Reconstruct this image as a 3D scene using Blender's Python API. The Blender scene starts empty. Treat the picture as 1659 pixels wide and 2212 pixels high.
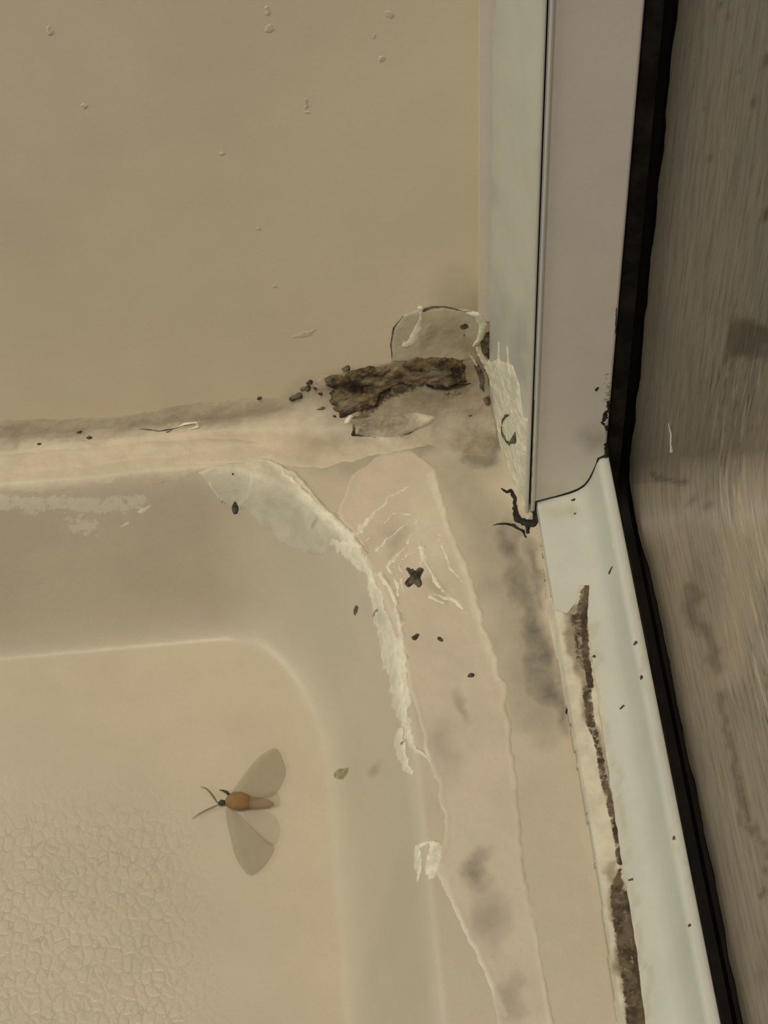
import bpy, math, random
import numpy as np
from mathutils import Matrix, Vector
SC = bpy.context.scene
COL = SC.collection
random.seed(4)
MM = 0.001
# ---------------------------------------------------------------- camera
CAM_R = np.array([[0.9959712590054222, 0.0875531202672042, -0.0193830432757768],
                  [-0.0812765234581757, 0.7900500909647608, -0.6076306283435076],
                  [-0.03788638237819462, 0.6067580282930335, 0.7939831970087551]])
CAM_C = np.array([-50.217, -419.953, 493.576])      # millimetres
F = 4131.96
W, H = 1659, 2212
cd = bpy.data.cameras.new('camera')
cam = bpy.data.objects.new('camera', cd)
COL.objects.link(cam)
m4 = Matrix([list(r) for r in CAM_R]).to_4x4()
m4.translation = Vector(CAM_C * MM)
cam.matrix_world = m4
cd.sensor_fit = 'VERTICAL'; cd.sensor_height = 36.0; cd.sensor_width = 27.0
cd.lens = F / H * 36.0
cd.clip_start = 0.01; cd.clip_end = 50
SC.camera = cam
# ---------------------------------------------------------------- world, lamps, exposure
wd = bpy.data.worlds.new('world'); SC.world = wd; wd.use_nodes = True
bg = wd.node_tree.nodes['Background']
bg.inputs[0].default_value = (1.0, 0.95, 0.93, 1); bg.inputs[1].default_value = 0.16
def area(name, loc, target, size, power, color):
    l = bpy.data.lights.new(name, 'AREA'); l.shape = 'DISK'; l.size = size; l.energy = power; l.color = color
    o = bpy.data.objects.new(name, l); COL.objects.link(o)
    o.location = loc
    o.rotation_euler = (Vector(target) - Vector(loc)).to_track_quat('-Z', 'Y').to_euler()
    return o
area('ceiling_lamp', (-0.12, -0.50, 1.8), (0, 0, 0), 0.45, 14.5, (1.0, 0.87, 0.68))
area('window_daylight', (-1.3, -0.22, 0.75), (0, -0.08, 0), 0.8, 7.6, (0.92, 1.0, 0.87))
SC.view_settings.view_transform = 'Standard'
SC.view_settings.look = 'None'
SC.view_settings.gamma = 1.0
SC.view_settings.use_curve_mapping = False
SC.view_settings.exposure = 0.0

# ---------------------------------------------------------------- maths helpers (mm)
def ray(px, py):
    v = np.array([(px - W / 2) / F, -(py - H / 2) / F, -1.0])
    return CAM_R @ v
def proj(P):
    q = (P - CAM_C) @ CAM_R
    return W / 2 + F * q[:, 0] / -q[:, 2], H / 2 - F * q[:, 1] / -q[:, 2]
def hit_y(px, py, y):
    v = ray(px, py); t = (y - CAM_C[1]) / v[1]; return CAM_C + t * v
def hit_hf(px, py, f, z0=30, z1=-75):
    v = ray(px, py)
    zs = np.linspace(z0, z1, 1500); t = (zs - CAM_C[2]) / v[2]
    P = CAM_C[None] + t[:, None] * v[None]
    g = P[:, 2] - f(P[:, 0], P[:, 1])
    i = np.argmax(g < 0)
    if i == 0: i = len(zs) - 1
    return P[i]
def _hash(ix, iy, iz, s):
    n = (ix * 374761393 + iy * 668265263 + iz * 2147483647 + s * 1274126177) & 0xffffffff
    n = ((n ^ (n >> 13)) * 1274126177) & 0xffffffff
    return ((n ^ (n >> 16)) & 0xffff) / 65535.0
def vnoise(x, y, s=0):
    x = np.asarray(x, float); y = np.asarray(y, float)
    ix = np.floor(x).astype(np.int64); iy = np.floor(y).astype(np.int64)
    fx = x - ix; fy = y - iy
    fx = fx * fx * (3 - 2 * fx); fy = fy * fy * (3 - 2 * fy)
    z = np.zeros_like(ix)
    a = _hash(ix, iy, z, s); b = _hash(ix + 1, iy, z, s)
    c = _hash(ix, iy + 1, z, s); d = _hash(ix + 1, iy + 1, z, s)
    return (a * (1 - fx) + b * fx) * (1 - fy) + (c * (1 - fx) + d * fx) * fy
def fbm(x, y, scale, octv=4, s=0):
    """noise in -1..1, scale = feature size in mm"""
    v = 0; a = 1; t = 0
    x = np.asarray(x, float) / scale; y = np.asarray(y, float) / scale
    for k in range(octv):
        v = v + a * (vnoise(x, y, s + 7 * k) * 2 - 1); t += a
        a *= 0.5; x = x * 2.03 + 5.1; y = y * 2.03 + 3.7
    return v / t * 1.5
def sstep(a, b, x):
    t = np.clip((x - a) / (b - a), 0, 1); return t * t * (3 - 2 * t)
def sd_poly(pts, X, Y):
    """signed distance, positive inside"""
    pts = np.array(pts, float); d = np.full(X.shape, 1e9); ins = np.zeros(X.shape, bool)
    n = len(pts)
    for i in range(n):
        ax, ay = pts[i]; bx, by = pts[(i + 1) % n]
        ex, ey = bx - ax, by - ay; L = ex * ex + ey * ey + 1e-12
        t = np.clip(((X - ax) * ex + (Y - ay) * ey) / L, 0, 1)
        d = np.minimum(d, np.hypot(X - ax - t * ex, Y - ay - t * ey))
        c = ((ay > Y) != (by > Y)) & (X < (bx - ax) * (Y - ay) / (by - ay + 1e-12) + ax)
        ins ^= c
    return np.where(ins, d, -d)
def sd_line(pts, w, X, Y):
    pts = np.array(pts, float)
    w = np.array(w, float) if np.ndim(w) else np.full(len(pts), float(w))
    s = np.full(X.shape, -1e9)
    for i in range(len(pts) - 1):
        ax, ay = pts[i]; bx, by = pts[i + 1]
        ex, ey = bx - ax, by - ay; L = ex * ex + ey * ey + 1e-12
        t = np.clip(((X - ax) * ex + (Y - ay) * ey) / L, 0, 1)
        s = np.maximum(s, w[i] * (1 - t) + w[i + 1] * t - np.hypot(X - ax - t * ex, Y - ay - t * ey))
    return s
def ev_masks(masks, PX, PY):
    """each mask is a stain or painted highlight outline in picture coordinates of the photographed surface"""
    out = {}
    QX = PX + 26 * fbm(PX, PY, 70, 4, 71); QY = PY + 26 * fbm(PX, PY, 70, 4, 93); OX, OY = PX, PY
    for m in masks or []:
        ch, kind = m[0], m[1]
        PX, PY = (QX, QY) if ch in ('stain', 'brown', 'cool') else (OX, OY)
        if kind == 'e':
            cx, cy, rx, ry, ang, st, soft = m[2:]
            if ch == 'stain': rx *= 1.3; ry *= 1.3
            a = math.radians(ang); dx = PX - cx; dy = PY - cy
            u = (dx * math.cos(a) + dy * math.sin(a)) / rx; v = (-dx * math.sin(a) + dy * math.cos(a)) / ry
            val = st * sstep(0, soft, 1 - np.hypot(u, v))
        elif kind == 'p':
            pts, soft, st = m[2:]
            val = st * sstep(-soft * .5, soft, sd_poly(pts, PX, PY))
        else:
            pts, w, soft, st = m[2:]
            val = st * sstep(0, soft, sd_line(pts, w, PX, PY))
        out[ch] = np.maximum(out[ch], val) if ch in out else val
    return out

# ---------------------------------------------------------------- object helpers
def obj(name, V, Fc, mat, parent=None, attrs=None, uv=None, smooth=True):
    me = bpy.data.meshes.new(name)
    V = np.asarray(V, float) * MM
    me.from_pydata(V.tolist(), [], Fc if isinstance(Fc, list) else Fc.tolist())
    if attrs:
        for k, a in attrs.items():
            at = me.attributes.new(k, 'FLOAT', 'POINT'); at.data.foreach_set('value', np.asarray(a, np.float32))
    if uv is not None:
        at = me.attributes.new('grain', 'FLOAT_VECTOR', 'POINT')
        at.data.foreach_set('vector', np.asarray(uv, np.float32).ravel())
    me.materials.append(mat)
    if smooth: me.polygons.foreach_set('use_smooth', [True] * len(me.polygons))
    me.update()
    o = bpy.data.objects.new(name, me); COL.objects.link(o)
    if parent: o.parent = parent
    return o
def tag(o, label, cat, group=None):
    o['label'] = label; o['category'] = cat
    if group: o['group'] = group
    return o
def struct(o):
    o['kind'] = 'structure'; return o
def empty(name, loc):
    o = bpy.data.objects.new(name, None); COL.objects.link(o); o.location = Vector(loc) * MM
    o.empty_display_size = .01
    return o
def put(parent, o):
    """keep o where it is while parenting it (parents are never rotated)"""
    o.parent = parent
    o.matrix_parent_inverse = Matrix.Translation(-parent.location)
    return o
def thicken(o, t, off=-1.0):
    md = o.modifiers.new('thick', 'SOLIDIFY'); md.thickness = t * MM; md.offset = off
    return o
def grid_faces(nu, nv):
    i = np.arange(nu - 1)[:, None] * nv + np.arange(nv - 1)[None]
    i = i.ravel()
    return np.stack([i, i + nv, i + nv + 1, i + 1], 1)
def prism(name, prof, path_a, path_b, axis, mat, parent=None):
    """closed profile of 2D points extruded: axis 'z' -> (x,y) profile, axis 'y' -> (x,z) profile"""
    n = len(prof); V = []
    for c in (path_a, path_b):
        for a, b in prof:
            V.append((a, b, c) if axis == 'z' else (a, c, b))
    Fc = [(i, (i + 1) % n, n + (i + 1) % n, n + i) for i in range(n)]
    Fc += [tuple(range(n))[::-1], tuple(range(n, 2 * n))]
    o = obj(name, V, Fc, mat, parent, smooth=False)
    return o

# ---------------------------------------------------------------- materials
def material(name, base, rough=0.4, var=0.06, vscale=60, dark=((.05, .035, .02), (.11, .085, .05)), dscale=900,
             stain=(.20, .18, .145), pale=(.70, .64, .50), bump=0.15, bscale=500, alpha=1.0, dbreak=0.9, spec=0.4, sss=0.0,
             pebble=None):
    m = bpy.data.materials.new(name); m.use_nodes = True
    nt = m.node_tree; N = nt.nodes; L = nt.links
    b = N['Principled BSDF']; b.inputs['Roughness'].default_value = rough
    b.inputs['Specular IOR Level'].default_value = spec
    tc = N.new('ShaderNodeTexCoord')
    def noise(scale, detail=4, rough_=.6):
        n = N.new('ShaderNodeTexNoise'); n.inputs['Scale'].default_value = scale
        n.inputs['Detail'].default_value = detail; n.inputs['Roughness'].default_value = rough_
        L.new(tc.outputs['Object'], n.inputs['Vector']); return n.outputs['Fac']
    def mix(fac, a, bb):
        x = N.new('ShaderNodeMix'); x.data_type = 'RGBA'
        for sock, v in ((x.inputs['Factor'], fac), (x.inputs['A'], a), (x.inputs['B'], bb)):
            if isinstance(v, (tuple, list)): sock.default_value = (*v, 1)
            elif isinstance(v, (int, float)): sock.default_value = v
            else: L.new(v, sock)
        return x.outputs['Result']
    def math_(op, a, bb=None, c=None):
        x = N.new('ShaderNodeMath'); x.operation = op
        for i, v in enumerate((a, bb, c)):
            if v is None: continue
            if isinstance(v, (int, float)): x.inputs[i].default_value = v
            else: L.new(v, x.inputs[i])
        return x.outputs[0]
    def ramp(v, lo, hi):
        x = N.new('ShaderNodeMapRange'); x.interpolation_type = 'SMOOTHSTEP'
        L.new(v, x.inputs['Value']); x.inputs['From Min'].default_value = lo; x.inputs['From Max'].default_value = hi
        return x.outputs['Result']
    def attr(n):
        x = N.new('ShaderNodeAttribute'); x.attribute_name = n; return x.outputs['Fac']
    n1 = noise(vscale, 3); n2 = noise(900, 2)
    c_lo = tuple(v * (1 - var * 1.3) for v in base); c_hi = tuple(min(1, v * (1 + var)) for v in base)
    col = mix(ramp(n1, .35, .65), c_lo, c_hi)
    col = mix(math_('MULTIPLY', ramp(n2, .4, .75), .12), col, tuple(v * .8 for v in base))
    # soft stain
    ns = noise(110, 5)
    sf = math_('MULTIPLY', ramp(math_('ADD', attr('stain'), math_('MULTIPLY', math_('SUBTRACT', ns, .5), .9)), .1, 1.1), attr('stain'))
    sf = math_('MULTIPLY', math_('POWER', attr('stain'), .7), math_('ADD', math_('MULTIPLY', ramp(ns, .25, .75), .45), .55))
    col = mix(sf, col, stain)
    # pale flaky deposit, also the painted highlight on the track lip
    npl = noise(350, 5, .65)
    pf = ramp(math_('ADD', attr('pale'), math_('MULTIPLY', math_('SUBTRACT', npl, .5), 1.3)), .42, .6)
    col = mix(math_('MULTIPLY', pf, .85), col, pale)
    col = mix(math_('MULTIPLY', attr('cream'), math_('ADD', math_('MULTIPLY', ramp(noise(240, 4), .3, .7), .4), .5)), col, pale)
    # mould with a broken outline, also the painted shade on the wood edge
    nd = noise(dscale, 5, .7); nd2 = noise(dscale * .45, 3)
    df = ramp(math_('ADD', attr('dark'), math_('MULTIPLY', math_('SUBTRACT', nd, .5), dbreak)), .38, .62)
    col = mix(df, col, mix(ramp(nd2, .38, .62), dark[0], dark[1]))
    L.new(col, b.inputs['Base Color'])
    L.new(math_('ADD', math_('MULTIPLY', df, .35), rough), b.inputs['Roughness'])
    hgt = noise(bscale, 4)
    if pebble:
        vo = N.new('ShaderNodeTexVoronoi'); vo.feature = 'DISTANCE_TO_EDGE'; vo.inputs['Scale'].default_value = pebble
        vo.inputs['Randomness'].default_value = 1.0
        sep = N.new('ShaderNodeVectorMath'); sep.operation = 'MULTIPLY'; sep.inputs[1].default_value = (1, .8, 0)
        wob = N.new('ShaderNodeTexNoise'); wob.inputs['Scale'].default_value = 220; wob.inputs['Detail'].default_value = 3
        L.new(tc.outputs['Object'], wob.inputs['Vector'])
        wv = N.new('ShaderNodeVectorMath'); wv.operation = 'SCALE'; wv.inputs['Scale'].default_value = .0035
        L.new(wob.outputs['Color'], wv.inputs[0])
        ad = N.new('ShaderNodeVectorMath'); ad.operation = 'ADD'
        L.new(tc.outputs['Object'], sep.inputs[0]); L.new(sep.outputs[0], ad.inputs[0]); L.new(wv.outputs[0], ad.inputs[1])
        L.new(ad.outputs[0], vo.inputs['Vector'])
        v2 = N.new('ShaderNodeTexVoronoi'); v2.inputs['Scale'].default_value = pebble * 2.3; L.new(ad.outputs[0], v2.inputs['Vector'])
        crease = ramp(vo.outputs['Distance'], .0, .30)
        pm = attr('pebble')
        groove = math_('MULTIPLY', math_('SUBTRACT', 1.0, ramp(vo.outputs['Distance'], 0.0, .10)), pm)
        gn = ramp(noise(200, 3), .35, .7)
        col2 = mix(math_('MULTIPLY', math_('MULTIPLY', groove, gn), .55), col, tuple(v * .62 for v in base))
        L.new(col2, b.inputs['Base Color'])
        pb = math_('MULTIPLY', math_('ADD', crease, math_('MULTIPLY', v2.outputs['Distance'], -.5)), math_('MULTIPLY', pm, 1.8))
        hgt = math_('ADD', math_('MULTIPLY', hgt, 1.0), pb)
    bm = N.new('ShaderNodeBump'); bm.inputs['Strength'].default_value = bump; bm.inputs['Distance'].default_value = .0004
    L.new(hgt, bm.inputs['Height']); L.new(bm.outputs[0], b.inputs['Normal'])
    if alpha < 1: b.inputs['Alpha'].default_value = alpha
    if sss: b.inputs['Subsurface Weight'].default_value = sss; b.inputs['Subsurface Scale'].default_value = .002
    return m

M_TRAY = material('tray_acrylic', (.55, .475, .36), .38, var=.03, vscale=25, pebble=290, bump=.3, bscale=260,
                  stain=(.135, .125, .10), pale=(.66, .61, .49))
M_WALL = material('wall_panel_acrylic', (.78, .675, .50), .42, var=.03, vscale=16, bump=.12, bscale=350,
                  stain=(.30, .24, .155), pale=(.66, .6, .47))
M_FILM = material('thin_caulk_film', (.60, .51, .395), .45, var=.025, vscale=60, bump=.25, bscale=300, stain=(.15, .125, .09), pale=(.74, .68, .53))
M_CAULK = material('aged_caulk', (.60, .51, .38), .5, var=.05, vscale=90, bump=.45, bscale=420, dark=((.06, .045, .025), (.14, .11, .07)),
                   stain=(.17, .135, .085), pale=(.74, .68, .53))
M_CREAM = material('cream_caulk', (.74, .68, .535), .5, var=.08, vscale=200, bump=.55, bscale=600, stain=(.36, .33, .27))
M_SKIN = material('grey_caulk_film', (.58, .53, .405), .45, var=.07, vscale=120, bump=.4, bscale=400, stain=(.36, .33, .26), pale=(.74, .69, .56))
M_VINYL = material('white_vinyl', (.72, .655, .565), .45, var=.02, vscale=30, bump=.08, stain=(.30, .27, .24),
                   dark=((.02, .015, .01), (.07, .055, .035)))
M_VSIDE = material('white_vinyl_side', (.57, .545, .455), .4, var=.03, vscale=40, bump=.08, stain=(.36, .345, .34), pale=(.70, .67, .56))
M_TRACK = material('track_metal_white', (.555, .55, .475), .38, var=.03, vscale=30, bump=.06, stain=(.44, .38, .28),
                   dark=((.05, .035, .02), (.14, .10, .06)))
M_BLACK = material('black_rubber', (.006, .005, .004), .7, var=.3, vscale=100, bump=.2, spec=.2)
M_BLACK2 = material('brown_black_rubber', (.016, .0135, .009), .8, var=.4, vscale=90, bump=.3, spec=.1)
M_MOLD = material('brown_mold', (.115, .08, .04), .8, var=.6, vscale=300, bump=.9, bscale=700,
                  dark=((.018, .011, .005), (.045, .03, .014)), stain=(.29, .23, .15), pale=(.42, .35, .24), dbreak=.8)
M_BLKMOLD = material('black_mold', (.016, .014, .009), .8, var=.5, vscale=500, bump=.6)
M_GRNMOLD = material('green_grey_mold', (.105, .095, .065), .8, var=.4, vscale=400, bump=.5)
M_SPECK = material('dark_grit', (.085, .065, .045), .8, var=.5, vscale=600, bump=.8)
M_OLIVE = material('olive_grit', (.30, .27, .15), .8, var=.2, vscale=600, bump=.4)
M_FLAKE = material('cream_paint_fleck', (.75, .70, .55), .5, var=.1, vscale=400, bump=.4)
M_DRIP = material('dried_drip', (.66, .58, .45), .4, var=.05, vscale=400, bump=.3)
M_LINT = material('white_fleck', (.95, .93, .80), .5, var=.03)

def wood():
    m = bpy.data.materials.new('weathered_wood_print'); m.use_nodes = True
    nt = m.node_tree; N = nt.nodes; L = nt.links; b = N['Principled BSDF']
    at = N.new('ShaderNodeAttribute'); at.attribute_name = 'grain'
    def noise(vec, sc, det, r=.6, dist=0.0):
        mp = N.new('ShaderNodeVectorMath'); mp.operation = 'MULTIPLY'; mp.inputs[1].default_value = vec
        L.new(at.outputs['Vector'], mp.inputs[0])
        n = N.new('ShaderNodeTexNoise'); n.inputs['Scale'].default_value = sc; n.inputs['Detail'].default_value = det
        n.inputs['Roughness'].default_value = r; n.inputs['Distortion'].default_value = dist
        L.new(mp.outputs[0], n.inputs['Vector']); return n.outputs['Fac']
    def ramp(v, lo, hi):
        x = N.new('ShaderNodeMapRange'); x.interpolation_type = 'SMOOTHSTEP'
        L.new(v, x.inputs['Value']); x.inputs['From Min'].default_value = lo; x.inputs['From Max'].default_value = hi
        return x.outputs['Result']
    def mix(fac, a, bb):
        x = N.new('ShaderNodeMix'); x.data_type = 'RGBA'
        for sock, v in ((x.inputs['Factor'], fac), (x.inputs['A'], a), (x.inputs['B'], bb)):
            if isinstance(v, tuple): sock.default_value = (*v, 1)
            elif isinstance(v, float): sock.default_value = v
            else: L.new(v, sock)
        return x.outputs['Result']
    def mul(a, bb):
        x = N.new('ShaderNodeMath'); x.operation = 'MULTIPLY'
        for i, v in enumerate((a, bb)):
            if isinstance(v, float): x.inputs[i].default_value = v
            else: L.new(v, x.inputs[i])
        return x.outputs[0]
    fine = noise((1, .035, 1), 1.1, 5, .7)
    broad = noise((1, .10, 1), .10, 3, .6, .6)
    lite = noise((1, .05, 1), .8, 3, .6)
    col = mix(ramp(broad, .32, .68), (.31, .285, .215), (.36, .315, .235))
    col = mix(mul(ramp(fine, .42, .68), .5), col, (.165, .135, .095))
    g = N.new('ShaderNodeAttribute'); g.attribute_name = 'grainy'
    col = mix(mul(mul(ramp(lite, .52, .66), .75), g.outputs['Fac']), col, (.52, .46, .34))
    col = mix(mul(mul(ramp(noise((1, .05, 1), 1.3, 4), .56, .66), .7), g.outputs['Fac']), col, (.10, .08, .055))
    wm = N.new('ShaderNodeAttribute'); wm.attribute_name = 'warm'
    col = mix(mul(wm.outputs['Fac'], .6), col, (.47, .40, .29))
    cs = N.new('ShaderNodeAttribute'); cs.attribute_name = 'cool'
    col = mix(mul(cs.outputs['Fac'], .7), col, (.10, .105, .09))
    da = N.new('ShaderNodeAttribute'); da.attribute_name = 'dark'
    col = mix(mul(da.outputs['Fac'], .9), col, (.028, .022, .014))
    br = N.new('ShaderNodeAttribute'); br.attribute_name = 'brown'
    col = mix(mul(br.outputs['Fac'], .7), col, (.085, .065, .042))
    L.new(col, b.inputs['Base Color']); b.inputs['Roughness'].default_value = .5
    bm = N.new('ShaderNodeBump'); bm.inputs['Strength'].default_value = .5; bm.inputs['Distance'].default_value = .0004
    L.new(fine, bm.inputs['Height']); L.new(bm.outputs[0], b.inputs['Normal'])
    return m
M_WOOD = wood()

# ---------------------------------------------------------------- surfaces (height fields, mm)
FLOOR_Z = -62.0
def tray_z(x, y):
    x = np.asarray(x, float); y = np.asarray(y, float)
    top = (-40.0, -21.0, 60.0, 88.0); bot = (-58.8, -39.5, 39.0, 70.0)
    def G(s):
        xc, yc, rx, ry = [t + (b_ - t) * s for t, b_ in zip(top, bot)]
        u = np.maximum(0, 1 - (xc - x) / rx); v = np.maximum(0, 1 - (yc - y) / ry)
        return 1 - np.sqrt(u * u + v * v)          # >0 inside the basin
    lo = np.full(x.shape, -0.6); hi = np.full(x.shape, 1.7)
    for _ in range(22):
        mid = (lo + hi) / 2; g = G(mid) > 0
        lo = np.where(g, mid, lo); hi = np.where(g, hi, mid)
    s = lo
    # soft rim, straight draft, small cove at the foot
    def ramp_(t):
        t0, t1 = -0.12, 1.05
        k = 0.16
        a = np.where(t < t0 - k, 0, np.where(t > t0 + k, t - t0, (t - t0 + k) ** 2 / (4 * k)))
        k2 = 0.32
        b_ = np.where(t < t1 - k2, 0, np.where(t > t1 + k2, t - t1, (t - t1 + k2) ** 2 / (4 * k2)))
        return (a - b_) / (t1 - t0)
    z = FLOOR_Z * ramp_(s)
    # gentle rise of the ledge towards wall and threshold
    return z
TX = [10.95, 11.2, 12, 17, 21.4, 24.3, 26.0, 27.2, 28.2, 28.9, 29.6, 30.4, 31.0, 33.0]
TZ = [3.4, 4.0, 4.3, 6.0, 7.4, 8.9, 10.6, 12.6, 15.5, 18.6, 22.2, 23.8, 24.1, 24.1]
def track_z(x, y):
    return np.interp(x, TX, TZ, left=-5, right=-5)
def step_z(x, y):
    zt = np.interp(x, TX, TZ)
    k = sstep(9.6, 11.4, np.asarray(x, float))
    return tray_z(x, y) * (1 - k) + zt * k
PLATE_Y = -47.1
SIDE_A = np.array([0.9, -3.0]); SIDE_B = np.array([7.9, -46.6])
SD = (SIDE_B - SIDE_A) / np.linalg.norm(SIDE_B - SIDE_A); SN = np.array([SD[1], -SD[0]])   # outward (-x)
SLEN = np.linalg.norm(SIDE_B - SIDE_A)
WOOD_Y = -46.0; COVE = 20.0
def wood_pt(x, s):
    """s = arc length down from z=COVE (negative = up the wall)"""
    x = np.asarray(x, float); s = np.asarray(s, float); q = COVE * math.pi / 2
    th = np.clip(s / COVE, 0, math.pi / 2)
    y = np.where(s < 0, WOOD_Y, np.where(s > q, WOOD_Y - COVE - (s - q), WOOD_Y - COVE + COVE * np.cos(th)))
    z = np.where(s < 0, COVE - s, np.where(s > q, 0, COVE - COVE * np.sin(th)))
    return np.stack([x, y, z], -1)
def cove_R(x):
    return 5.0 + 13.0 * sstep(-78, -42, np.asarray(x, float))
def cove_pt(x, w, h):
    """caulk cove between wall and ledge; w = -y - z"""
    x = np.asarray(x, float); w = np.asarray(w, float); R = cove_R(x)
    th = math.pi / 4 + np.arcsin(np.clip(w / (R * math.sqrt(2)), -math.sqrt(.5), math.sqrt(.5)))
    y = np.where(w < -R, 0, np.where(w > R, -w, -R + R * np.cos(th)))
    z = np.where(w < -R, -w, np.where(w > R, tray_z(x, -np.maximum(w, 0)), R - R * np.sin(th)))
    return np.stack([x, y - np.cos(th) * h, z + np.sin(th) * h], -1)
def hit_cove(px, py):
    v = ray(px, py); t = np.linspace(.8, 1.25, 5000) * (np.linalg.norm(CAM_C) / np.linalg.norm(v))
    P = CAM_C[None] + t[:, None] * v[None]
    x, y, z = P.T; R = cove_R(x)
    solid = (y > 0) | (z < tray_z(x, y)) | ((y > -R) & (z < R) & ((y + R) ** 2 + (z - R) ** 2 > R * R))
    i = np.argmax(solid); return P[i]
class Host:
    def __init__(s, kind): s.k = kind
    def inv(s, px, py):
        if s.k in ('tray', 'track', 'step'):
            P = hit_hf(px, py, {'tray': tray_z, 'track': track_z, 'step': step_z}[s.k]); return P[0], P[1]
        if s.k in ('wall', 'plate', 'woodwall'):
            P = hit_y(px, py, {'wall': 0, 'plate': PLATE_Y, 'woodwall': WOOD_Y}[s.k]); return P[0], P[2]
        if s.k == 'woodfloor':
            P = hit_hf(px, py, lambda x, y: 0 * x); return P[0], P[1]
        if s.k == 'cove':
            P = hit_cove(px, py); return P[0], -P[1] - (P[2] if P[2] > -1 else 0)
        if s.k == 'side':
            v = ray(px, py); A = np.array([SIDE_A[0], SIDE_A[1], 0]); n = np.array([SN[0], SN[1], 0])
            t = ((A - CAM_C) @ n) / (v @ n); P = CAM_C + t * v
            return (P[:2] - SIDE_A) @ SD, P[2]
    def pos(s, a, b, h):
        if s.k in ('tray', 'track', 'step'):
            f = {'tray': tray_z, 'track': track_z, 'step': step_z}[s.k]
            return np.stack([a, b, f(a, b) + h], -1)
        if s.k in ('wall', 'plate', 'woodwall'):
            return np.stack([a, {'wall': 0, 'plate': PLATE_Y, 'woodwall': WOOD_Y}[s.k] - h, b], -1)
        if s.k == 'cove': return cove_pt(a, b, h)
        if s.k == 'woodfloor': return np.stack([a, b, h], -1)
        return np.stack([SIDE_A[0] + SD[0] * a + SN[0] * h, SIDE_A[1] + SD[1] * a + SN[1] * h, b], -1)
HOST = {k: Host(k) for k in ('tray', 'track', 'step', 'wall', 'plate', 'woodwall', 'woodfloor', 'side', 'cove')}

def patch(name, host, shapes, mat, th=.8, edge=.8, res=.45, wob=.4, ws=3.0, amp=.2, asc=3.0, masks=None, label=None, cat=None,
          group=None, parent=None, seed=0, rim=0.0):
    """a thin deposit lying on a surface: outline from shapes, domed thickness, wobbly edge"""
    h_ = HOST[host]; S = []
    for sh in shapes:
        pts = [h_.inv(*p) for p in sh[1]]
        S.append((sh[0], pts, sh[2] if len(sh) > 2 else None))
    allp = np.array([p for s in S if s[0] != '-p' for p in s[1]])
    pad = 1.5 + max([np.max(s[2]) for s in S if s[2] is not None and s[0] == 'l'] + [0])
    lo = allp.min(0) - pad; hi = allp.max(0) + pad
    a = np.arange(lo[0], hi[0] + res, res); b = np.arange(lo[1], hi[1] + res, res)
    A, B = np.meshgrid(a, b, indexing='ij')
    wa = A + fbm(A, B, ws, 3, 11 + seed) * wob; wb = B + fbm(A, B, ws, 3, 23 + seed) * wob
    sd = np.full(A.shape, -1e9)
    for k, pts, w in S:
        if k == 'p': sd = np.maximum(sd, sd_poly(pts, wa, wb))
        elif k == 'l': sd = np.maximum(sd, sd_line(pts, w, wa, wb))
    for k, pts, w in S:
        if k == '-p': sd = np.minimum(sd, -sd_poly(pts, wa, wb))
    hh = th * (1 - np.exp(-np.maximum(sd, 0) / edge)) + rim * np.exp(-((sd - edge) / (edge * .8)) ** 2)
    hh = hh + amp * fbm(A, B, asc, 4, 41 + seed) * np.clip(sd / edge, 0, 1)
    hh = np.where(sd > 0, np.maximum(hh, .03), np.maximum(sd * .8, -.35))
    keep = sd > -res * 1.6
    P = h_.pos(A, B, hh)
    idx = -np.ones(A.shape, int); idx[keep] = np.arange(keep.sum())
    q = keep[:-1, :-1] & keep[1:, :-1] & keep[1:, 1:] & keep[:-1, 1:]
    Fc = np.stack([idx[:-1, :-1][q], idx[1:, :-1][q], idx[1:, 1:][q], idx[:-1, 1:][q]], 1)
    if host in ('wall', 'plate', 'woodwall', ): pass
    V = P[keep]
    PX, PY = proj(V)
    attrs = ev_masks(masks, PX, PY)
    # orient faces outwards
    if len(Fc):
        e1 = V[Fc[:, 1]] - V[Fc[:, 0]]; e2 = V[Fc[:, 3]] - V[Fc[:, 0]]
        n = np.cross(e1, e2).sum(0)
        o_ = h_.pos(lo[0] + 1, lo[1] + 1, 1.0) - h_.pos(lo[0] + 1, lo[1] + 1, 0.0)
        if n @ np.asarray(o_) < 0: Fc = Fc[:, ::-1]
    o = obj(name, V, Fc, mat, None, attrs)
    thicken(o, .2)
    if parent is not None: put(parent, o)
    if label: tag(o, label, cat, group)
    return o

# ================================================================ SETTING
# shower surround panel behind
def nonuni(*segs):
    out = []
    for a, b, st in segs: out += list(np.arange(a, b, st))
    out.append(segs[-1][1]); return np.array(out)
xs = nonuni((-262, -150, 3), (-150, -70, 1.4), (-70, 9, .7)); zs = nonuni((-3, 55, .7), (55, 262, 3))
X, Z = np.meshgrid(xs, zs, indexing='ij')
warp = 1.2 * np.exp(-((X + 20) / 30) ** 2 - ((Z - 20) / 25) ** 2)
V = np.stack([X, 0 * X + .0, Z], -1).reshape(-1, 3)
PX, PY = proj(V)
wall_masks = [('stain', 'e', 1010, 700, 90, 110, 0, .45, .9), ('dark', 'e', 1060, 745, 26, 42, 0, .85, .5), ('stain', 'e', 1080, 760, 40, 90, 0, .6, .8),
              ('stain', 'e', 700, 860, 110, 50, -20, .35, .9), ('pale', 'e', 660, 711, 30, 12, -10, .38, .8),
              ('pale', 'l', [(420, 885), (520, 868), (600, 862)], 12, 12, .28), ('pale', 'l', [(20, 935), (120, 930)], 14, 12, .4)]
wb = obj('wall_back', V, grid_faces(len(xs), len(zs)), M_WALL, attrs=ev_masks(wall_masks, PX, PY))
e = V[1] - V[0]
struct(wb); thicken(wb, 4, -1)

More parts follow.
